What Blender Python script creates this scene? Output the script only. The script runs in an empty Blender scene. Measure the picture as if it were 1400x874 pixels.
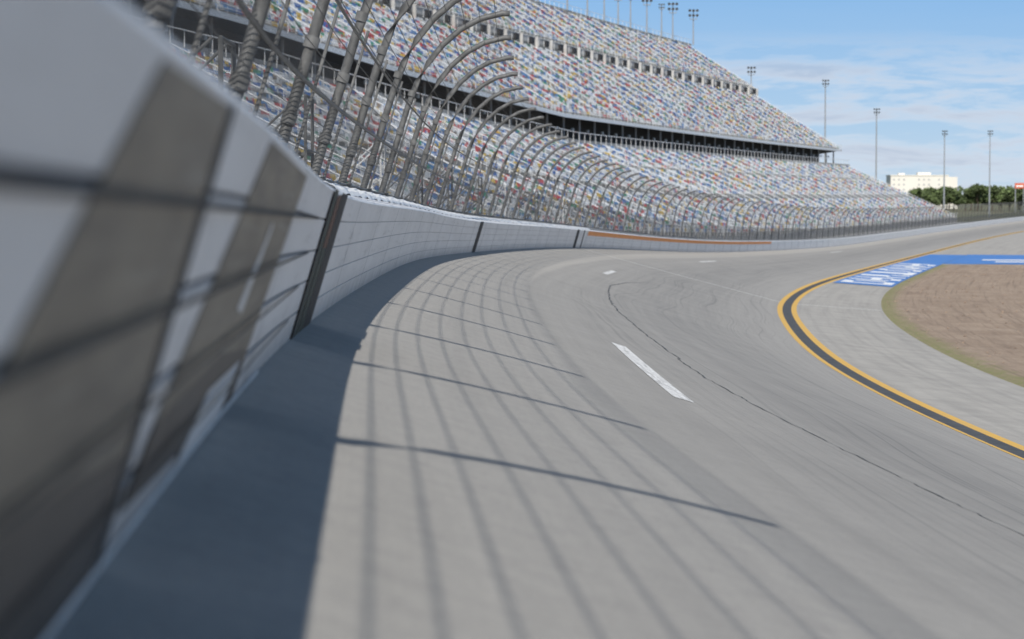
import bpy, math, random
import numpy as np
from mathutils import Vector
random.seed(4); rng=np.random.default_rng(7)
G0=8.1   # camera height above infield
# ---------------------------------------------------------------- splines
class Spl:
    def __init__(s,pts):
        x=np.array([p[0] for p in pts],float); y=np.array([p[1] for p in pts],float)
        n=len(x); h=np.diff(x); A=np.zeros((n,n)); b=np.zeros(n); A[0,0]=A[-1,-1]=1
        for i in range(1,n-1):
            A[i,i-1]=h[i-1];A[i,i]=2*(h[i-1]+h[i]);A[i,i+1]=h[i]
            b[i]=6*((y[i+1]-y[i])/h[i]-(y[i]-y[i-1])/h[i-1])
        s.M=np.linalg.solve(A,b); s.x=x;s.y=y;s.h=h
    def __call__(s,t):
        t=np.asarray(t,float); i=np.clip(np.searchsorted(s.x,t)-1,0,len(s.x)-2)
        a=s.x[i+1]-t; c=t-s.x[i]; h=s.h[i]
        return s.M[i]*a**3/(6*h)+s.M[i+1]*c**3/(6*h)+(s.y[i]/h-s.M[i]*h/6)*a+(s.y[i+1]/h-s.M[i+1]*h/6)*c
XB=Spl([(-40,3.0),(0,-.60),(5.3,-.914),(17.5,-1.57),(31.5,-1.92),(50,-2.06),(64,-1.92),(83,-1.26),(110,.65),(142,3.87),(190,11),(232,19.5),(270,28.3),(330,43.3),(400,61.5),(520,95),(670,142),(850,205),(1000,265)])
EB=Spl([(-40,-.7),(0,-.79),(5.3,-.815),(17.5,-1.0),(31.5,-1.16),(50,-1.36),(64,-1.59),(83,-1.93),(110,-2.4),(142,-3.05),(190,-4.3),(232,-5.4),(270,-6.15),(330,-7.0),(400,-7.35),(520,-7.35),(670,-6.9),(850,-6.6),(1000,-6.5)])
EYp=([-40,0,55,83,118,150,190,232,311,490,1000],[-4.3,-4.4,-5.2,-5.6,-6.05,-6.6,-7.1,-7.5,-7.9,-7.98,-7.9])
EY=Spl(list(zip(*EYp)))
EAp=Spl([(-40,-4.9),(0,-5.1),(78,-6.15),(100,-6.5),(188,-7.5),(247,-7.93),(311,-8.0),(500,-8.0),(1000,-8.0)])
W=12.5
def frame(s):
    s=np.asarray(s,float)
    x=XB(s); dx=(XB(s+.5)-XB(s-.5)); L=np.sqrt(1+dx*dx)
    nx=1/L; ny=-dx/L
    sb=np.clip((EB(s)-EY(s))/W,0,.4)
    return x,s,EB(s)+G0,nx,ny,sb,np.sqrt(1-sb*sb)
def P(s,u,v):
    x,y,z,nx,ny,sb,cb=frame(s)
    h=u*cb+v*sb
    return (x+nx*h, y+ny*h, z-u*sb+v*cb)
def surf(s,u,dz=0.0):
    x,y,z,nx,ny,sb,cb=frame(s)
    if u<=W: return (float(x+nx*u*cb),float(y+ny*u*cb),float(z-u*sb+dz))
    ey=float(EY(s))+G0; ea=float(EAp(s))+G0; h=float(cb)*W+(u-W)
    if u<=18.5: e=ey+(ea-ey)*(u-W)/6
    else:
        t=min(1,(u-18.5)/60); e=ea+(0.05-ea)*t
    return (float(x+nx*h),float(y+ny*h),e+dz)
def Q(s,off,E):
    x,y,z,nx,ny,sb,cb=frame(s)
    return (float(x-nx*off),float(y-ny*off),float(E)+G0)
# ---------------------------------------------------------------- mesh builder
class MB:
    def __init__(s): s.v=[];s.f=[];s.m=[];s.uv=[]
    def vert(s,p,uv=(0,0)): s.v.append(tuple(float(c) for c in p)); s.uv.append(uv); return len(s.v)-1
    def poly(s,pts,m=0,uvs=None):
        ids=[s.vert(p,(uvs[i] if uvs else (0,0))) for i,p in enumerate(pts)]
        s.f.append(ids); s.m.append(m)
    def grid(s,fn,A,B,m=0,mf=None):
        base=len(s.v)
        for a in A:
            for b in B: s.vert(fn(a,b),(a,b))
        nb=len(B)
        for i in range(len(A)-1):
            for j in range(nb-1):
                k=base+i*nb+j
                s.f.append([k,k+1,k+nb+1,k+nb]); s.m.append(mf(i,j) if mf else m)
    def box(s,c,sx,sy,sz,m=0,rz=0):
        cx,cy,cz=c; ca,sa=math.cos(rz),math.sin(rz)
        b=len(s.v)
        for dz in (-1,1):
            for dx,dy in ((-1,-1),(1,-1),(1,1),(-1,1)):
                x=dx*sx/2;y=dy*sy/2
                s.vert((cx+x*ca-y*sa,cy+x*sa+y*ca,cz+dz*sz/2))
        for f in ([0,3,2,1],[4,5,6,7],[0,1,5,4],[1,2,6,5],[2,3,7,6],[3,0,4,7]):
            s.f.append([b+i for i in f]); s.m.append(m)
    def tube(s,pts,r,n=6,m=0,r2=None):
        pts=[Vector(p) for p in pts]; b=len(s.v); up=Vector((0,0,1))
        for i,p in enumerate(pts):
            t=(pts[min(i+1,len(pts)-1)]-pts[max(i-1,0)]).normalized()
            ref=up if abs(t.z)<.9 else Vector((1,0,0))
            a=t.cross(ref).normalized(); c=t.cross(a).normalized()
            rr=r if r2 is None else r+(r2-r)*i/(len(pts)-1)
            for k in range(n):
                an=2*math.pi*k/n
                s.vert(p+a*math.cos(an)*rr+c*math.sin(an)*rr)
        for i in range(len(pts)-1):
            for k in range(n):
                k2=(k+1)%n
                s.f.append([b+i*n+k,b+i*n+k2,b+(i+1)*n+k2,b+(i+1)*n+k]); s.m.append(m)
        s.f.append([b+k for k in range(n)]); s.m.append(m)
        e=b+(len(pts)-1)*n
        s.f.append([e+k for k in range(n)]); s.m.append(m)
    def build(s,name,mats,parent=None,smooth=False):
        me=bpy.data.meshes.new(name); me.from_pydata(s.v,[],s.f); 
        for mt in mats: me.materials.append(mt)
        me.polygons.foreach_set('material_index',s.m)
        uvl=me.uv_layers.new(name='UVMap')
        li=np.zeros(len(me.loops),dtype=np.int32); me.loops.foreach_get('vertex_index',li)
        uvl.data.foreach_set('uv',np.array(s.uv,dtype=np.float32)[li].ravel())
        if smooth: me.polygons.foreach_set('use_smooth',[True]*len(me.polygons))
        me.update(); ob=bpy.data.objects.new(name,me); bpy.context.scene.collection.objects.link(ob)
        if parent: ob.parent=parent
        return ob
def empty(name):
    o=bpy.data.objects.new(name,None); bpy.context.scene.collection.objects.link(o); return o
# ---------------------------------------------------------------- materials
class NT:
    def __init__(s,name,rough=.8,metal=0):
        s.mat=bpy.data.materials.new(name); s.mat.use_nodes=True; s.t=s.mat.node_tree; s.t.nodes.clear()
        s.out=s.n('ShaderNodeOutputMaterial'); s.b=s.n('ShaderNodeBsdfPrincipled')
        s.b.inputs['Roughness'].default_value=rough; s.b.inputs['Metallic'].default_value=metal
        s.l(s.b.outputs[0],s.out.inputs[0])
    def n(s,t): return s.t.nodes.new(t)
    def l(s,a,b): s.t.links.new(a,b)
    def val(s,inp,v):
        if isinstance(v,(int,float)): inp.default_value=v
        elif isinstance(v,tuple): inp.default_value=(*v,1) if len(v)==3 and len(inp.default_value)==4 else v
        else: s.l(v,inp)
    def math(s,op,a,b=0,c=None,clamp=False):
        n=s.n('ShaderNodeMath'); n.operation=op; n.use_clamp=clamp; s.val(n.inputs[0],a); s.val(n.inputs[1],b)
        if c is not None: s.val(n.inputs[2],c)
        return n.outputs[0]
    def mix(s,f,a,b):
        n=s.n('ShaderNodeMix'); n.data_type='RGBA'; s.val(n.inputs[0],f); s.val(n.inputs[6],a); s.val(n.inputs[7],b); return n.outputs[2]
    def uv(s):
        c=s.n('ShaderNodeTexCoord'); x=s.n('ShaderNodeSeparateXYZ'); s.l(c.outputs['UV'],x.inputs[0]); return c.outputs['UV'],x.outputs[0],x.outputs[1]
    def obj(s): return s.n('ShaderNodeTexCoord').outputs['Object']
    def noise(s,vec,scale,detail=4,rough=.55,sc=None):
        if sc:
            m=s.n('ShaderNodeMapping'); s.l(vec,m.inputs[0]); m.inputs['Scale'].default_value=sc; vec=m.outputs[0]
        n=s.n('ShaderNodeTexNoise'); s.l(vec,n.inputs['Vector']); n.inputs['Scale'].default_value=scale
        n.inputs['Detail'].default_value=detail; n.inputs['Roughness'].default_value=rough; return n.outputs['Fac']
    def ramp(s,f,lo,hi,a=0,b=1):
        n=s.n('ShaderNodeMapRange'); s.l(f,n.inputs[0]); n.inputs[1].default_value=lo;n.inputs[2].default_value=hi
        n.inputs[3].default_value=a;n.inputs[4].default_value=b; return n.outputs[0]
    def col(s,c): s.val(s.b.inputs['Base Color'],c); return s
    def bump(s,h,st,d=.01):
        n=s.n('ShaderNodeBump'); n.inputs['Strength'].default_value=st; n.inputs['Distance'].default_value=d
        s.l(h,n.inputs['Height']); s.l(n.outputs[0],s.b.inputs['Normal']); return s
def simple(name,c,rough=.7,metal=0,var=.15,scale=3):
    m=NT(name,rough,metal); o=m.obj(); f=m.noise(o,scale,5)
    a=tuple(x*(1-var) for x in c); b=tuple(min(1,x*(1+var)) for x in c)
    m.col(m.mix(m.ramp(f,.3,.7),a,b)); return m.mat
# track
m=NT('track_asphalt',.85); m.b.inputs['Specular IOR Level'].default_value=.2; uvv,us,uu=m.uv(); o=m.obj()
lane=m.ramp(m.math('ADD',uu,m.math('MULTIPLY',m.noise(uvv,1,3,.5,(.05,.3,1)),.5)),2.65,2.85)
c0=m.mix(lane,(.46,.43,.385),(.355,.337,.308))
st=m.noise(uvv,1,6,.7,(.015,2.2,1)); c0=m.mix(m.math('MULTIPLY',m.ramp(st,.38,.68,0,.5),m.ramp(uu,0,4,.35,1)),c0,(.21,.2,.187))
uw=m.n('ShaderNodeCombineXYZ'); m.l(us,uw.inputs[0]); m.l(m.math('ADD',uu,m.math('MULTIPLY',m.noise(uvv,1,2,.5,(.02,.05,1)),5)),uw.inputs[1])
st2=m.noise(uw.outputs[0],1,3,.6,(.012,7,1)); k=m.math('MULTIPLY',m.ramp(st2,.56,.70,0,.65),m.ramp(uu,3.2,5)); c0=m.mix(k,c0,(.12,.118,.115))
st3=m.noise(uw.outputs[0],1,2,.6,(.02,22,1)); k=m.math('MULTIPLY',m.ramp(st3,.62,.69,0,.5),m.ramp(uu,3.2,5)); c0=m.mix(k,c0,(.10,.10,.10))
# dark rubbered groove where the cars run
gr_=m.math('MULTIPLY',m.ramp(m.math('ABSOLUTE',m.math('SUBTRACT',uu,7.0)),.8,3.2,1,0),m.ramp(m.noise(uvv,1,4,.6,(.03,1.1,1)),.3,.7,.1,.45)); c0=m.mix(gr_,c0,(.17,.165,.158))
pt=m.noise(uvv,.35,5,.6); c0=m.mix(m.ramp(pt,.35,.7,0,.3),c0,(.455,.43,.39))
inner=m.ramp(uu,9.5,12); c0=m.mix(m.math('MULTIPLY',inner,.35),c0,(.42,.395,.36))
gr=m.noise(o,45,4,.7); c0=m.mix(m.ramp(gr,.3,.7,0,.38),c0,(.18,.175,.165))
gr2=m.noise(o,5,6,.75); c0=m.mix(m.ramp(gr2,.42,.75,0,.35),c0,(.2,.193,.182))
sp_=m.noise(o,16,2,.5); c0=m.mix(m.ramp(sp_,.70,.74,0,.5),c0,(.1,.1,.1))
m.col(c0); m.bump(m.noise(o,90,3,.6),.35,.006); M_track=m.mat
m=NT('apron_concrete',.85); m.b.inputs['Specular IOR Level'].default_value=.2; uvv,us,uu=m.uv(); o=m.obj()
c0=m.mix(m.ramp(m.noise(uvv,.6,6,.65),.3,.7),(.33,.31,.28),(.44,.415,.37)); c0=m.mix(m.ramp(m.noise(o,30,4),.4,.7,0,.3),c0,(.2,.19,.18)); c0=m.mix(m.ramp(m.noise(uvv,1,5,.7,(.03,2,1)),.45,.7,0,.45),c0,(.21,.2,.185)); m.col(c0); M_apron=m.mat
m=NT('infield_dirt',.95); uvv,us,uu=m.uv(); o=m.obj()
n1=m.noise(o,.25,6,.65); n2=m.noise(o,2.2,6,.75); n3=m.noise(uvv,1,5,.7,(.08,1.2,1)); n4=m.noise(uvv,1,3,.6,(.03,5,1)); n5=m.noise(o,9,5,.8)
c0=m.mix(m.ramp(n2,.3,.7),(.24,.17,.12),(.44,.335,.24)); c0=m.mix(m.ramp(n1,.4,.7,0,.6),c0,(.50,.39,.29)); c0=m.mix(m.ramp(n3,.5,.68,0,.6),c0,(.2,.14,.10)); c0=m.mix(m.ramp(n4,.55,.66,0,.6),c0,(.17,.12,.085))
c0=m.mix(m.ramp(n5,.35,.6,.45,0),c0,(.14,.10,.07))
gm=m.math('MULTIPLY',m.ramp(m.math('ADD',uu,m.math('MULTIPLY',m.noise(o,.9,6,.9),-4.4)),16.8,17.5,1,0),m.ramp(m.noise(o,4,5,.8),.4,.52))
c0=m.mix(gm,c0,(.22,.22,.08)); m.col(c0); m.bump(n2,1,.15); M_dirt=m.mat
m=NT('ground_grass',.95); o=m.obj(); m.col(m.mix(m.ramp(m.noise(o,.02,6),.35,.65),(.09,.11,.04),(.2,.17,.1))); M_ground=m.mat
m=NT('barrier_paint',.5); uvv,us,uu=m.uv(); o=m.obj()
c0=m.mix(m.ramp(m.noise(uvv,1,5,.6,(.4,1.5,1)),.3,.7),(.76,.75,.74),(.88,.87,.86))
c0=m.mix(m.ramp(m.noise(uvv,1,6,.7,(.5,9,1)),.55,.8,0,.5),c0,(.35,.33,.3))
c0=m.mix(m.math('MULTIPLY',m.ramp(uu,0,.3,1,0),m.ramp(m.noise(uvv,2,5,.7),.3,.7,.2,.7)),c0,(.3,.285,.26)); m.col(c0); M_wall=m.mat
m=NT('barrier_groove',.8); uvv,us,uu=m.uv(); m.col(m.mix(m.ramp(us,12,22),(.16,.16,.17),(.66,.65,.64))); M_groove=m.mat
def scuffed(name,c,wear):
    m=NT(name,.5); uvv,us,uu=m.uv()
    c0=m.mix(m.ramp(m.noise(uvv,1,5,.6,(1.2,4,1)),.3,.7),tuple(x*.7 for x in c),tuple(x*1.3 for x in c))
    c0=m.mix(m.ramp(m.noise(uvv,1,6,.7,(.5,16,1)),.54,.74,0,wear),c0,(.5,.49,.46))
    c0=m.mix(m.ramp(m.noise(uvv,1,4,.7,(.35,7,1)),.48,.72,0,.65),c0,(.04,.037,.035))
    m.col(c0); return m.mat
M_seam=simple('panel_seam',(.36,.36,.35))
M_black=simple('black_gap',(.015,.015,.016)); M_rust=simple('rust_orange',(.13,.055,.03)); M_dgreen=simple('dark_green_pad',(.04,.055,.04))
M_taupe=scuffed('taupe_paint',(.21,.18,.135),.4); M_dkbrown=scuffed('dark_brown_paint',(.065,.057,.05),.2)
M_white=simple('white_paint',(.82,.82,.81),.5,var=.06); M_orange=simple('orange_paint',(.9,.29,.03),.5)
m=NT('worn_white',.7); o=m.obj(); uvv,us,uu=m.uv(); c0=m.mix(m.ramp(m.noise(o,9,6,.75),.40,.56,0,.7),(.84,.83,.80),(.42,.40,.37)); c0=m.mix(m.math('MULTIPLY',m.ramp(m.noise(uvv,1,3,.6,(.6,14,1)),.5,.6,0,.6),1.0),c0,(.32,.31,.29)); m.col(c0); M_lane=m.mat
m=NT('yellow_paint',.6); o=m.obj(); m.col(m.mix(m.ramp(m.noise(o,3,6,.75),.4,.7,0,.5),(.72,.41,.05),(.42,.33,.18))); M_yellow=m.mat
M_dark=simple('dark_asphalt',(.065,.066,.066),.8,var=.3)
m=NT('blue_paint',.6); o=m.obj(); m.col(m.mix(m.ramp(m.noise(o,.8,6,.7),.4,.75,0,.4),(.045,.18,.50),(.27,.33,.42))); M_blue=m.mat
M_tar=simple('tar_crack',(.09,.09,.087)); M_pale=simple('pale_line',(.60,.58,.54))
M_conc=simple('concrete',(.46,.45,.43),.85,var=.2,scale=.6)
M_step=simple('stand_concrete',(.36,.355,.34),.85,var=.25,scale=.4)
M_steel=simple('galvanized_steel',(.125,.125,.122),.6,.1,.4,6)
M_pole=simple('pole_steel',(.36,.37,.38),.5,.3)
M_shade=simple('painted_shade_dark',(.018,.018,.02)); M_rail=simple('rail_aluminium',(.80,.80,.79),.4,.1)  # shade under the middle tier put into the colour; also the dark opening boxes
M_foam=simple('white_cover',(.86,.86,.85),.6,var=.08,scale=5)
def meshmat(name,th,fr=14,c=(.085,.085,.083)):
    m=NT(name,.6,.1); uvv,us,uu=m.uv(); m.col(c)
    def dia(a):
        f=m.math('FRACT',a); return m.math('LESS_THAN',m.math('ABSOLUTE',m.math('SUBTRACT',f,.5)),th)
    a=m.math('MULTIPLY',m.math('ADD',us,uu),fr); b=m.math('MULTIPLY',m.math('SUBTRACT',us,uu),fr)
    fac=m.math('MAXIMUM',dia(a),dia(b)); tr=m.n('ShaderNodeBsdfTransparent'); mx=m.n('ShaderNodeMixShader')
    m.l(fac,mx.inputs[0]); m.l(tr.outputs[0],mx.inputs[1]); m.l(m.b.outputs[0],mx.inputs[2]); m.l(mx.outputs[0],m.out.inputs[0]); return m.mat
M_mesh=meshmat('chain_link',.045); M_mesh2=meshmat('debris_mesh',.13,20)
m=NT('seat_plastic',.5); at=m.n('ShaderNodeVertexColor'); at.layer_name='Col'; m.l(at.outputs[0],m.b.inputs['Base Color']); M_seat=m.mat
# ---------------------------------------------------------------- ground / track
g=MB(); g.poly([(-6000,-3000,0),(6000,-3000,0),(6000,9000,0),(-6000,9000,0)]); g.build('ground',[M_ground])
S=np.concatenate([np.arange(-30,60,1.5),np.arange(60,300,3),np.arange(300,1001,8)])
t=MB(); t.grid(lambda s,u:surf(s,u),S,[0,1.5,3,5,7,9,11,W]); t.build('race_track',[M_track],smooth=True)
t=MB(); t.grid(lambda s,u:surf(s,u),S,[W,14,16,18.5]); t.build('track_apron',[M_apron],smooth=True)
t=MB(); t.grid(lambda s,u:surf(s,u,-.02 if u<=18.5 else .02+.05*math.sin(s*1.3+u*2)*(1 if u>20 else 0)),[x for x in S if x<=286],[18.3,19.5,21,23,26,30,36,45,60,80,120]); t.build('infield_dirt',[M_dirt],smooth=True)
t=MB(); t.grid(lambda s,u:surf(s,u,.004),[x for x in S if x>=284],[18.5,25,40,60,80,120]); t.build('pit_road',[M_apron])
# small clods of earth on the infield, one object
q=MB()
for _ in range(700):
    s_=rng.uniform(70,270); u=18.9+abs(rng.normal(0,1))*14; c=surf(s_,u,.03); r=rng.uniform(.02,.06)*(1+s_/300)
    b=len(q.v)
    for p in ((1,0,0),(-1,0,0),(0,1,0),(0,-1,0),(0,0,.7),(0,0,-.7)): q.vert([c[k]+(p[k]+rng.uniform(-.25,.25))*r for k in range(3)])
    for f in ((0,2,4),(2,1,4),(1,3,4),(3,0,4),(2,0,5),(1,2,5),(3,1,5),(0,3,5)): q.f.append([b+i for i in f]); q.m.append(0)
q.build('dirt_clods',[simple('clod',(.30,.22,.155))])
q=MB()
q.grid(lambda s,u:surf(s,u,.006),S,[12.15,12.45],0); q.grid(lambda s,u:surf(s,u,.006),S,[12.45,12.5],1); q.grid(lambda s,u:surf(s,u,.006),S,[12.5,12.95],1); q.grid(lambda s,u:surf(s,u,.006),S,[12.95,13.25],0)
q.build('yellow_boundary_line',[M_yellow,M_dark])
q=MB()
for a,b in ((26.3,38.5),(107,116),(190,202),(300,312)):
    q.grid(lambda s,u:surf(s,u,.005),np.linspace(a,b,8),[3.76,4.0])
q.build('white_lane_dash',[M_lane])
q=MB(); q.grid(lambda w,u:surf(142+u*.6+w,u,.005),[0,.5],list(np.linspace(0.05,W,8))+[14,16,18.4]); q.build('start_line',[M_pale])
q=MB(); cr=[(8,6.9),(20,6.1),(29,5.45),(36,5.2),(60,5.3),(80,5.1),(93,5.0),(104,5.3),(118,6.2)]
ss=np.arange(8,118,.3); uc=np.interp(ss,[c[0] for c in cr],[c[1] for c in cr])+np.cumsum(rng.normal(0,.02,len(ss)))*.5+rng.normal(0,.02,len(ss))
for i,s_ in enumerate(ss):
    w=max(.003,(.009+.008*math.sin(i*.9)*math.sin(i*.23)+s_*.00011)*(1 if s_<100 else (118-s_)/18))
    q.vert(surf(s_,uc[i]-w,.006)); q.vert(surf(s_,uc[i]+w,.006))
for i in range(len(ss)-1): q.f.append([2*i,2*i+1,2*i+3,2*i+2]); q.m.append(0)
q.build('pavement_crack',[M_tar])
# blue paint + letters
q=MB()
q.grid(lambda s,u:surf(s,u,.03),np.linspace(206,284,30),[13.5,16,18.45],0)
q.grid(lambda s,u:surf(s,u,.03),np.linspace(284,330,12),[13.5,18.45],0)
q.grid(lambda s,u:surf(s,u,.03),np.linspace(288,332,12),[18.5,30,45,70],0)
L={'D':["1110","1001","1001","1001","1110"],'A':["0110","1001","1111","1001","1001"],'Y':["1001","1001","0110","0110","0110"],'T':["1111","0110","0110","0110","0110"],'O':["0110","1001","1001","1001","0110"],'N':["1001","1101","1011","1001","1001"]}
s0=210
for ch in "DAYTONA":
    for r,row in enumerate(L[ch]):
        for c,b_ in enumerate(row):
            if b_=='1':
                ua=18.2-r*.88; sa=s0+c*2.2
                q.grid(lambda s,u:surf(s,u,.045),[sa,sa+2.2],[ua-.88,ua],1)
    s0+=10.8
for (a,b_,u0,u1) in ((296,300,24,36),(304,308,22,30),(300,305,38,44)):
    q.grid(lambda s,u:surf(s,u,.045),[a,b_],[u0,u1],1)
q.build('painted_apron_sign',[M_blue,M_white])
# ---------------------------------------------------------------- wall
WE=empty('outside_wall'); H=1.085
SW=np.concatenate([np.arange(-30,60,1.0),np.arange(60,300,3),np.arange(300,1001,8)])
prof=[(0,0)]; pm=[]
for vv in (.2,.42,.64,.86):
    prof+= [(0,vv-.007),(-.010,vv-.004),(-.010,vv+.004),(0,vv+.007)]; pm+=[0,1,1,1]
prof+=[(0,H-.02),(-.02,H),(-.28,H)]; pm+=[0,0,0]
w=MB()
for s_ in SW:
    for (u,v) in prof: w.vert(P(s_,u,v),(s_,v))
nb=len(prof)
for i in range(len(SW)-1):
    for j in range(nb-1):
        k=i*nb+j; w.f.append([k,k+nb,k+nb+1,k+1]); w.m.append(pm[j])
w.build('barrier_face',[M_wall,M_groove],WE)
def pgrid(mb,A,prof,m=0):
    b=len(mb.v); n=len(prof)
    for s_ in A:
        for (u,v) in prof: mb.vert(P(s_,u,v),(s_,v))
    for i in range(len(A)-1):
        for j in range(n-1):
            k=b+i*n+j; mb.f.append([k,k+n,k+n+1,k+1]); mb.m.append(m)
w=MB()
pgrid(w,SW,[(-.282,H-.005),(-.285,H-.12),(-.60,H-.12),(-.60,H+.03),(-1.3,H+.03),(-1.3,-.5)])
w.build('concrete_wall',[M_conc],WE)
w=MB(); A=np.arange(24,150,.5)
pr=[(-.27,H+.004),(-.32,H+.05),(-.45,H+.07),(-.57,H+.04),(-.62,H+.034)]
for i,s_ in enumerate(A):
    for (u,v) in pr: w.vert(P(s_,u,v+.02*math.sin(i*1.7)*math.sin(i*.37)))
for i in range(len(A)-1):
    for j in range(4):
        k=i*5+j; w.f.append([k,k+5,k+6,k+1]); w.m.append(0)
w.build('white_gap_cover',[M_foam],WE)
def wq(mb,pts,m=0,d=.004): mb.poly([P(s_,d,v*H) for s_,v in pts],m,[(s_,v*H) for s_,v in pts])
w=MB()
wq(w,[(1.6,.05),(5.05,.03),(5.1,.965),(3.5,.965)],0)
wq(w,[(1.2,.0),(5.05,.0),(5.05,.26),(3.4,.34),(1.8,.28)],1,.007)
wq(w,[(5.4,.12),(10.3,.1),(11.4,.95),(7.3,.965)],0)
wq(w,[(5.4,.1),(10.2,.02),(10.3,.22),(8,.31),(5.7,.26)],1,.007)
wq(w,[(7.2,.03),(9.3,.03),(9.8,.2),(7.9,.2)],2,.010)
wq(w,[(8.2,.45),(8.6,.42),(9.1,.72),(9.0,.74)],2,.010)
wq(w,[(5.08,.02),(5.22,.02),(5.22,.97),(5.08,.97)],3,.010)
for v0 in (.2,.42,.64,.86): wq(w,[(1.0,v0/H-.007),(15,v0/H-.007),(15,v0/H+.007),(1.0,v0/H+.007)],6,.0125)
for s_ in np.arange(11.2,330,6.1): wq(w,[(s_,.02),(s_+.03+s_*.0005,.02),(s_+.03+s_*.0005,.98),(s_,.98)],4,.004)
wq(w,[(16.6,0),(16.85,0),(16.85,1),(16.6,1)],3,.012); wq(w,[(16.85,0),(17.4,0),(17.4,1),(16.85,1)],7,.012)
wq(w,[(18.3,0),(19.6,0),(19.6,1),(18.3,1)],3,.012)
wq(w,[(17.5,.0),(18.25,.0),(18.25,.6),(17.5,.6)],7,.012)
wq(w,[(17.5,.6),(18.25,.6),(18.25,.97),(17.5,.97)],5,.012)
for a,b_ in ((81,82.6),(138.5,140),(143,143.6)): wq(w,[(a,0.0),(b_,0.0),(b_,1.0),(a,1.0)],3,.012)
w.build('wall_markings',[M_taupe,M_dkbrown,M_white,M_black,M_seam,M_rust,M_dark,M_dgreen],WE)
w=MB(); pgrid(w,np.arange(146,275,4),[(.006,H*.72),(.006,H*.97)]); w.build('orange_band',[M_orange],WE)
w=MB(); pgrid(w,np.arange(-10,13,1.5),[(.014,.004),(.006,.018)]); w.build('wall_foot_line',[simple('foot_seal',(.62,.62,.61))],WE)
# ---------------------------------------------------------------- catch fence
FE=empty('catch_fence')
fp=[(-.98,1.0),(-.98,2.2),(-.98,3.0),(-.95,3.5),(-.85,3.95),(-.68,4.38),(-.43,4.78),(-.12,5.1),(.28,5.34),(.42,5.38)]
def fpt(v):
    L_=[0]
    for i in range(1,len(fp)): L_.append(L_[-1]+math.dist(fp[i],fp[i-1]))
    d=v*L_[-1]; return (np.interp(d,L_,[p[0] for p in fp]),np.interp(d,L_,[p[1] for p in fp])),L_[-1]
posts=MB(); POST=np.arange(6.2-6.1*6,760,6.1)
for s_ in POST:
    r=.06
    posts.tube([P(s_,u,v) for u,v in fp],r,8)
    posts.box([c for c in P(s_,-.98,1.14)],.3,.3,.04)
    for v in (1.6,2.4,3.2): posts.tube([P(s_,-.98,v),P(s_,-.98,v+.12)],.085,6)
    posts.tube([P(s_+3.05,-1.05,1.0),P(s_+3.05,-1.05,3.3)],.022,6)
posts.build('posts',[M_steel],FE,True)
cab=MB(); SC=np.concatenate([np.arange(-20,120,3.05),np.arange(120,760,6.1)])
for k in range(15):
    (u,v),_=fpt((k+.4)/15.5); cab.tube([P(s_,u+.06,v) for s_ in SC],.0065,4)
for (u,v) in ((-.9,2.98),(-.9,1.15),(-.9,2.05)): cab.tube([P(s_,u,v) for s_ in SC],.02,5)
cab.build('cables',[M_steel],FE)
ms=MB(); A=np.concatenate([np.arange(-20,120,2),np.arange(120,760,6)]); _,FL=fpt(0)
pp=[fpt(x/14)[0] for x in range(15)]
for s_ in A:
    for j,(u,v) in enumerate(pp): ms.vert(P(s_,u+.075,v),(s_,j/14*FL))
for i in range(len(A)-1):
    for j in range(14):
        k=i*15+j; ms.f.append([k,k+15,k+16,k+1]); ms.m.append(0)
b=len(ms.v)
for s_ in A:
    for v in (1.12,2.5): ms.vert(P(s_,-1.12,v),(s_,v))
for i in range(len(A)-1):
    k=b+i*2; ms.f.append([k,k+2,k+3,k+1]); ms.m.append(1)
ms.build('chain_link_mesh',[M_mesh,M_mesh2],FE)
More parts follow.
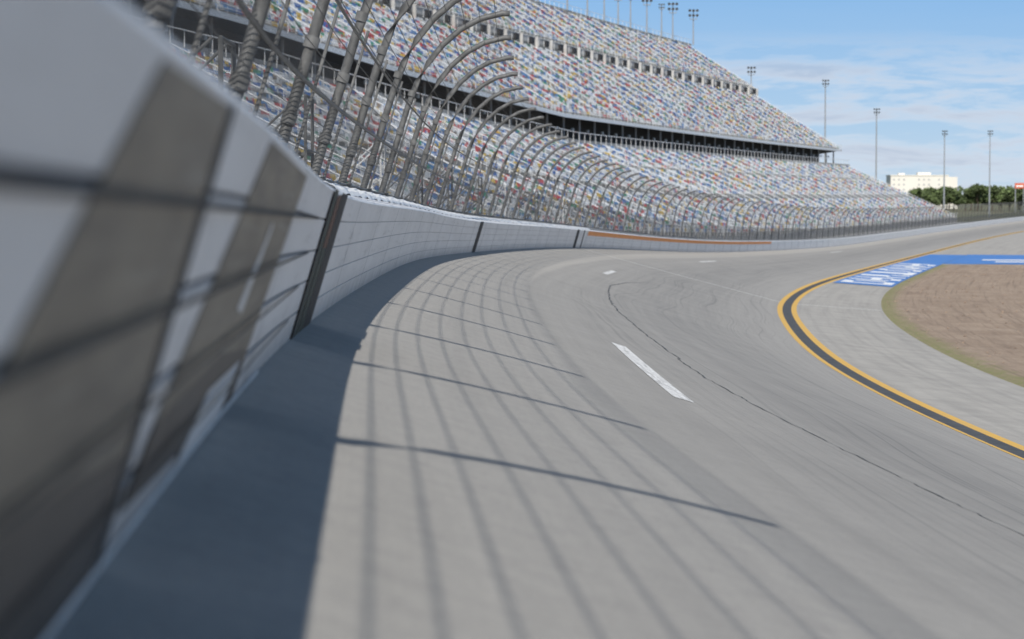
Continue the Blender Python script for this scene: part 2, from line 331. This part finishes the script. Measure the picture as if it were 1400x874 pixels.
# ---------------------------------------------------------------- grandstand
GE=empty('grandstand'); SA,SB=-30,600
hx=lambda s:float(np.interp(s,[-40,150,205,280,333],[4.5,4.2,3.9,1.4,0]))
lowF=lambda s:float(EB(s))+1.7
tiers=[
 ('lower',9,36,lowF,lambda s:7.0+hx(s),32),
 ('middle',38,60,lambda s:11.6+hx(s),lambda s:25.3+hx(s),26),
 ('upper',61,77,lambda s:27.6+hx(s),lambda s:38+hx(s),19)]
SG=np.arange(SA,SB+1,7.0)
cols=np.array([(.90,.89,.86),(.60,.60,.59),(.03,.15,.48),(.11,.33,.64),(.70,.04,.02),(.86,.58,.03),(.04,.36,.17),(.90,.90,.89),(.48,.33,.20)])
wts=np.array([.27,.13,.11,.09,.09,.07,.05,.14,.05]); wts/=wts.sum()
allV=[];allC=[]
st=MB(); rl=MB()
for name,o0,o1,F,B,n in tiers:
    d=(o1-o0)/n
    b=len(st.v)
    for s_ in SG:
        f_=F(s_);r_=(B(s_)-f_)/n
        for i in range(n):
            st.vert(Q(s_,o0+i*d,f_+i*r_-(r_ if i else .0))); st.vert(Q(s_,o0+i*d,f_+i*r_))
        st.vert(Q(s_,o1,f_+(n-1)*r_)); st.vert(Q(s_,o1,B(s_)+.9))
    k=2*n+2
    for i in range(len(SG)-1):
        for j in range(k-1):
            q0=b+i*k+j; st.f.append([q0,q0+1,q0+k+1,q0+k]); st.m.append(0)
    sx=np.arange(SA+1,SB-1,.55); ph=(sx%9.9); sx=sx[ph>1.1]
    x,y,z,nx,ny,_,_=frame(sx)
    Fv=np.array([F(a) for a in sx]); Bv=np.array([B(a) for a in sx]); R=(Bv-Fv)/n
    tx,ty=-ny,nx
    for i in range(n):
        if name=='lower' and i in (12,13,23): continue
        def pt(off,e,ds): return np.stack([x-nx*off+tx*ds,y-ny*off+ty*ds,e+G0],1)
        of=o0+i*d+.45; e=Fv+i*R
        q1=np.stack([pt(of+.02,e+.38,-.23),pt(of+.02,e+.38,.23),pt(of+.12,e+.82,.21),pt(of+.12,e+.82,-.21)],1)
        q2=np.stack([pt(of-.40,e+.43,-.23),pt(of-.40,e+.43,.23),pt(of,e+.41,.23),pt(of,e+.41,-.23)],1)
        runs=rng.integers(1,5,len(sx)); idx=np.repeat(np.arange(len(sx)),runs)[:len(sx)]
        c=cols[rng.choice(len(cols),len(sx),p=wts)][idx]*rng.uniform(.85,1.1,(len(sx),1))
        allV+= [q1.reshape(-1,3),q2.reshape(-1,3)]; allC+=[c,c*.95]
    for s_ in np.arange(SA+1.1,SB-1,9.9):
        s_=math.floor(s_/9.9)*9.9+.55
        if s_<SA+1: continue
        f_=F(s_);r_=(B(s_)-f_)/n
        rl.tube([Q(s_,o0+.2,f_+1.0),Q(s_,o1-.5,B(s_)+.9-r_)],.05,4)
        for i in range(0,n,3): rl.tube([Q(s_,o0+i*d+.2,f_+i*r_),Q(s_,o0+i*d+.2,f_+i*r_+1.0)],.035,4)
    for hgt in (.45,.8,1.15): rl.tube([Q(s_,o0-.1,F(s_)+hgt) for s_ in SG],.03,4)
    for s_ in np.arange(SA,SB,2.4): rl.tube([Q(s_,o0-.1,F(s_)-.1),Q(s_,o0-.1,F(s_)+1.15)],.03,4)
    if name=='lower':
        for i in (14,24):
            for hgt in (.5,1.0): rl.tube([Q(s_,o0+i*d-.1,F(s_)+i*(B(s_)-F(s_))/n+hgt) for s_ in SG],.03,4)
            for s_ in np.arange(SA,SB,2.4):
                e_=F(s_)+i*(B(s_)-F(s_))/n; rl.tube([Q(s_,o0+i*d-.1,e_),Q(s_,o0+i*d-.1,e_+1.0)],.03,4)
    for s_ in np.arange(SA,SB,3.5): rl.tube([Q(s_,o1-.05,B(s_)+.5),Q(s_,o1-.05,B(s_)+1.9)],.04,4)
    rl.tube([Q(s_,o1-.05,B(s_)+1.9) for s_ in SG],.05,4)
st.build('seating_steps',[M_step],GE); rl.build('handrails',[M_rail],GE)
V=np.concatenate(allV); Cc=np.concatenate(allC); nf=len(V)//4
me=bpy.data.meshes.new('seats'); me.vertices.add(len(V)); me.vertices.foreach_set('co',V.astype(np.float32).ravel())
me.loops.add(len(V)); me.loops.foreach_set('vertex_index',np.arange(len(V),dtype=np.int32))
me.polygons.add(nf); me.polygons.foreach_set('loop_start',np.arange(0,len(V),4,dtype=np.int32))
me.update(calc_edges=True)
ca=me.color_attributes.new('Col','FLOAT_COLOR','CORNER')
cc=np.ones((len(V),4),np.float32); cc[:,:3]=np.repeat(Cc,4,axis=0); ca.data.foreach_set('color',np.clip(cc,0,1).ravel())
me.materials.append(M_seat); so=bpy.data.objects.new('seats',me); bpy.context.scene.collection.objects.link(so); so.parent=GE
sk=MB()
def qg(prof,m): 
    b=len(sk.v);n=len(prof)
    for s_ in SG:
        for o_,e_ in prof: sk.vert(Q(s_,o_,e_(s_)))
    for i in range(len(SG)-1):
        for j in range(n-1):
            k=b+i*n+j; sk.f.append([k,k+1,k+n+1,k+n]); sk.m.append(m)
qg([(9.0,lambda s:float(EB(s))+.2),(9.0,lambda s:lowF(s)-.02)],0)
qg([(1.28,lambda s:float(EB(s))+.6),(9.0,lambda s:float(EB(s))+.6)],0)
qg([(37.9,lambda s:11.1+hx(s)),(37.9,lambda s:11.65+hx(s)),(38,lambda s:11.65+hx(s))],2)
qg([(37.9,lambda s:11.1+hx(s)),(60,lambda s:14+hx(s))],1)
qg([(36,lambda s:7.1+hx(s)),(44,lambda s:7.1+hx(s)),(44,lambda s:12.5+hx(s))],1)  # gap floor and back wall coloured near-black to stand in for shade
qg([(60.0,lambda s:25.2+hx(s)),(60.0,lambda s:27.3+hx(s)),(61.1,lambda s:27.3+hx(s))],0)
qg([(78,lambda s:-8.1),(78,lambda s:38.8+hx(s)),(77,lambda s:38.8+hx(s))],0)
for s_ in np.arange(SA+3,SB-2,9.9):
    dx=float(XB(s_+.5)-XB(s_-.5)); rz=math.atan2(1,dx)
    sk.box(Q(s_,59.8,26.5+hx(s_)),2.0,.5,.9,1,rz); sk.box(Q(s_+3,59.7,26.3+hx(s_)),.25,.5,1.9,0,rz)
    sk.tube([Q(s_,39.5,7.0+hx(s_)),Q(s_,39.5,11.4+hx(s_))],.18,6,0)
    if s_>150: sk.box(Q(s_+4,41.5,9.9+hx(s_)),.9,.3,.4,2,rz)
for se in (SA,SB):
    sk.poly([Q(se,9,-8.1),Q(se,9,lowF(se)),Q(se,36,7+hx(se)),Q(se,36,-8.1)],0)
    sk.poly([Q(se,38,11.4+hx(se)),Q(se,60,25.3+hx(se)),Q(se,60,8+hx(se))],0)
    sk.poly([Q(se,60,8+hx(se)),Q(se,60,27.3+hx(se)),Q(se,77.9,38.5+hx(se)),Q(se,77.9,-8.1)],0)
sk.build('structure',[M_conc,M_shade,M_rail],GE)
# access gates / crossover steps behind the fence
for s_ in (30,44,66,80,92,105,118,134,150,175):
    e=MB(); e0=float(EB(s_))+.6
    for ds in (0,1.6):
        e.tube([Q(s_+ds,1.7,e0),Q(s_+ds,1.7,e0+2.5)],.035,6); e.tube([Q(s_+ds,3.4,e0),Q(s_+ds,1.8,e0+1.5)],.03,6)
        e.tube([Q(s_+ds,3.4,e0+1.0),Q(s_+ds,1.8,e0+2.5)],.025,6)
    for hh in (1.5,2.5): e.tube([Q(s_,1.7,e0+hh),Q(s_+1.6,1.7,e0+hh)],.03,6)
    for k in range(5):
        c=Q(s_+.8,3.3-k*.36,e0+.25+k*.3); e.box(c,.32,1.55,.05)
    e.build('crossover_gate',[M_rail if s_ in (66,118,150) else M_steel])
# ---------------------------------------------------------------- light towers
def light(base,h,head=1.0,r=.28):
    e=MB(); x,y,z=base
    e.tube([(x,y,z),(x,y,z+h*.5),(x,y,z+h)],r,8,0,r*.5)
    for k in range(2):
        zz=z+h-.3-k*1.3*head; e.box((x,y,zz),2.4*head,.18,.18,0)
        for i in range(3):
            cx=x+(-1.0+i*1.0)*head
            e.tube([(cx,y-.15,zz+.25*head),(cx-.0,y-.75*head,zz+.0)],.18*head,8,1,.40*head)
    e.box((x,y,z+h-2.6*head),1.8*head,1.0,.12,0)
    for dx in (-.9,.9): e.tube([(x+dx*head,y-.5,z+h-2.6*head),(x+dx*head,y-.5,z+h-1.9*head)],.05,4)
    return e.build('light_tower',[M_pole,M_dark])
for s_ in (598,577,566,552,537,526,514,500,484,462,440,400,360): light(Q(s_,76,38.5+hx(s_)),9 if s_ in (598,577,552) else 8,.95 if s_ in (598,577,552,526) else .55,.2)
light(Q(603,62,24),9,.8,.2)
for px,z,top in ((1127,705,110),(1197,760,149),(1290,860,179),(1352,900,179),(1460,950,175)):
    X=(px-700)/3306*z; light((X,z,0),(268-top)/3306*z+G0,.75,.32)
# ---------------------------------------------------------------- far building + trees
BE=empty('hotel_building'); zb=1500; x0=(1217-700)/3306*zb; x1=(1309-700)/3306*zb
Mb=simple('cream_stucco',(.74,.70,.62),.8,var=.05,scale=.05); Mw=simple('window_glass',(.42,.42,.41),.2)
b=MB(); wd=x1-x0
b.box(((x0+x1-6)/2,zb+9,10.2),wd-6,18,20.4,0); b.box((x1-3,zb+10,9.9),6,16,19.8,0)
b.box(((x0+x1-6)/2,zb+9,20.7),wd-5.5,18.6,.6,0); b.box((x0+22,zb+10,21.8),8,6,1.6,0); b.box((x0+8,zb+10,21.6),4,4,1.2,0)
b.build('walls',[Mb],BE)
b=MB()
for r in range(6):
    for c in range(11):
        if c in (3,4,8): continue
        b.box((x0+2+c*3.1,zb-.05,2.6+r*3.1),1.0,.16,1.0,0)
b.build('windows',[Mw],BE)
def foliage():
    m=NT('tree_foliage',.8); at=m.n('ShaderNodeVertexColor'); at.layer_name='Col'; m.l(at.outputs[0],m.b.inputs['Base Color']); return m.mat
M_leaf=foliage(); M_bark=simple('bark',(.1,.075,.05))
tv=[];tc=[];tk=MB()
def tree(x,y,h,wd):
    tk.tube([(x,y,0),(x+.3,y,h*.3),(x,y+.2,h*.55)],.35,6,0,.2)
    nb=rng.integers(9,14)
    for _ in range(nb):
        a=rng.uniform(0,6.28); rr=rng.uniform(.1,.5)*wd; zc=h*rng.uniform(.4,.85)
        c=np.array([x+math.cos(a)*rr,y+math.sin(a)*rr,zc]); tk.tube([(x,y,h*.35),tuple(c)],.15,4,0,.05)
        n=90; p=rng.normal(0,1,(n,3)); p/=np.linalg.norm(p,axis=1)[:,None]; p*=rng.uniform(.4,1,(n,1))*np.array([wd*.24,wd*.24,h*.15])
        sh=rng.uniform(.6,1.5)
        for q_ in p:
            d1=rng.normal(0,1,3);d1/=np.linalg.norm(d1);d2=np.cross(d1,rng.normal(0,1,3));d2/=np.linalg.norm(d2); s_=rng.uniform(.35,.75)
            cc_=c+q_; tv.extend([cc_-d1*s_,cc_-d2*s_,cc_+d1*s_,cc_+d2*s_]); k=sh*rng.uniform(.7,1.2)*(1+.3*q_[2]/(h*.15)); tc.extend([(.085*k,.115*k,.04*k,1)]*4)
for i in range(60):
    px=rng.uniform(1250,1560); z=rng.uniform(1250,1420)
    tree((px-700)/3306*z,z,rng.uniform(10,15),rng.uniform(8,12))
V=np.array(tv,np.float32); nf=len(V)//4
me=bpy.data.meshes.new('distant_trees'); me.from_pydata([tuple(v) for v in V],[],[(4*i,4*i+1,4*i+2,4*i+3) for i in range(nf)])
ca=me.color_attributes.new('Col','FLOAT_COLOR','CORNER'); ca.data.foreach_set('color',np.clip(np.array(tc,np.float32),0,1).ravel())
me.materials.append(M_leaf); to=bpy.data.objects.new('crowns',me); bpy.context.scene.collection.objects.link(to)
TE=empty('distant_trees'); to.parent=TE; tk.build('trunks',[M_bark],TE)
e=MB(); zz=1180; X=(1393-700)/3306*zz
e.tube([(X-2,zz,0),(X-2,zz,12)],.25,6); e.tube([(X+2,zz,0),(X+2,zz,12)],.25,6); e.box((X,zz,13.0),4.6,.5,2.6,1); e.box((X,zz-.3,12.8),3.4,.1,.8,2)
e.build('roadside_sign',[M_pole,simple('red_orange_sign',(.6,.12,.05)),M_white])
# ---------------------------------------------------------------- light + sky
d=Vector((.075,1.19,-1.11)).normalized(); el=math.asin(-d.z); az=math.atan2(-d.x,-d.y)
sun=bpy.data.lights.new('sun','SUN'); sun.energy=5.0; sun.angle=math.radians(.5); sun.color=(1,.965,.91)
so=bpy.data.objects.new('sun',sun); so.rotation_euler=d.to_track_quat('-Z','Y').to_euler(); bpy.context.scene.collection.objects.link(so)
wd=bpy.data.worlds.new('World'); bpy.context.scene.world=wd; wd.use_nodes=True; nt=wd.node_tree; nt.nodes.clear()
N=nt.nodes.new; K=nt.links.new
out=N('ShaderNodeOutputWorld'); sky=N('ShaderNodeTexSky'); sky.sky_type='NISHITA'; sky.sun_disc=False
sky.sun_elevation=el; sky.sun_rotation=az%(2*math.pi); sky.air_density=1.0; sky.dust_density=.3; sky.ozone_density=2
bg=N('ShaderNodeBackground'); bg.inputs[1].default_value=.07; K(sky.outputs[0],bg.inputs[0])
tcn=N('ShaderNodeTexCoord'); sp=N('ShaderNodeSeparateXYZ'); K(tcn.outputs['Generated'],sp.inputs[0])
cr_=N('ShaderNodeValToRGB'); K(sp.outputs[2],cr_.inputs[0]); el_=cr_.color_ramp.elements
el_[0].position=0; el_[0].color=(.56,.71,.87,1); el_[1].position=1; el_[1].color=(.07,.12,.24,1)
for p_,c_ in ((.03,(.41,.62,.87,1)),(.085,(.235,.48,.84,1)),(.3,(.14,.25,.43,1))):
    q_=el_.new(p_); q_.color=c_
bgr=N('ShaderNodeBackground'); K(cr_.outputs[0],bgr.inputs[0]); bgr.inputs[1].default_value=1.0
mxa=N('ShaderNodeMixShader'); mxa.inputs[0].default_value=.88; K(bg.outputs[0],mxa.inputs[1]); K(bgr.outputs[0],mxa.inputs[2])
bg2=N('ShaderNodeBackground'); bg2.inputs[1].default_value=1.0
mp=N('ShaderNodeMapping'); mp.inputs['Scale'].default_value=(14,14,95); mp.inputs['Location'].default_value=(3,1,.6); K(tcn.outputs['Generated'],mp.inputs[0])
nz=N('ShaderNodeTexNoise'); nz.inputs['Scale'].default_value=1.15; nz.inputs['Detail'].default_value=9; nz.inputs['Roughness'].default_value=.62; nz.inputs['Distortion'].default_value=.3; K(mp.outputs[0],nz.inputs['Vector'])
cc2=N('ShaderNodeValToRGB'); K(nz.outputs['Fac'],cc2.inputs[0]); cc2.color_ramp.elements[0].position=.48; cc2.color_ramp.elements[0].color=(.76,.80,.87,1); cc2.color_ramp.elements[1].position=.66; cc2.color_ramp.elements[1].color=(.48,.55,.68,1); K(cc2.outputs[0],bg2.inputs[0])
mr=N('ShaderNodeMapRange'); mr.inputs[1].default_value=.43; mr.inputs[2].default_value=.58; mr.inputs[4].default_value=.8; K(nz.outputs['Fac'],mr.inputs[0])
mr2=N('ShaderNodeMapRange'); mr2.inputs[1].default_value=.047; mr2.inputs[2].default_value=.068; mr2.inputs[3].default_value=1; mr2.inputs[4].default_value=0.02; K(sp.outputs[2],mr2.inputs[0])
ml=N('ShaderNodeMath'); ml.operation='MULTIPLY'; K(mr.outputs[0],ml.inputs[0]); K(mr2.outputs[0],ml.inputs[1])
mx=N('ShaderNodeMixShader'); K(ml.outputs[0],mx.inputs[0]); K(mxa.outputs[0],mx.inputs[1]); K(bg2.outputs[0],mx.inputs[2]); K(mx.outputs[0],out.inputs[0])
# ---------------------------------------------------------------- camera
cd=bpy.data.cameras.new('camera'); cd.lens=85; cd.sensor_width=36; cd.clip_start=.05; cd.clip_end=20000
cd.dof.use_dof=True; cd.dof.focus_distance=38; cd.dof.aperture_fstop=2.5
co=bpy.data.objects.new('camera',cd); co.location=(0,0,G0); co.rotation_euler=(math.radians(90-2.93),0,0)
bpy.context.scene.collection.objects.link(co); bpy.context.scene.camera=co
sc=bpy.context.scene; sc.view_settings.view_transform='Standard'; sc.view_settings.look='None'; sc.view_settings.exposure=0
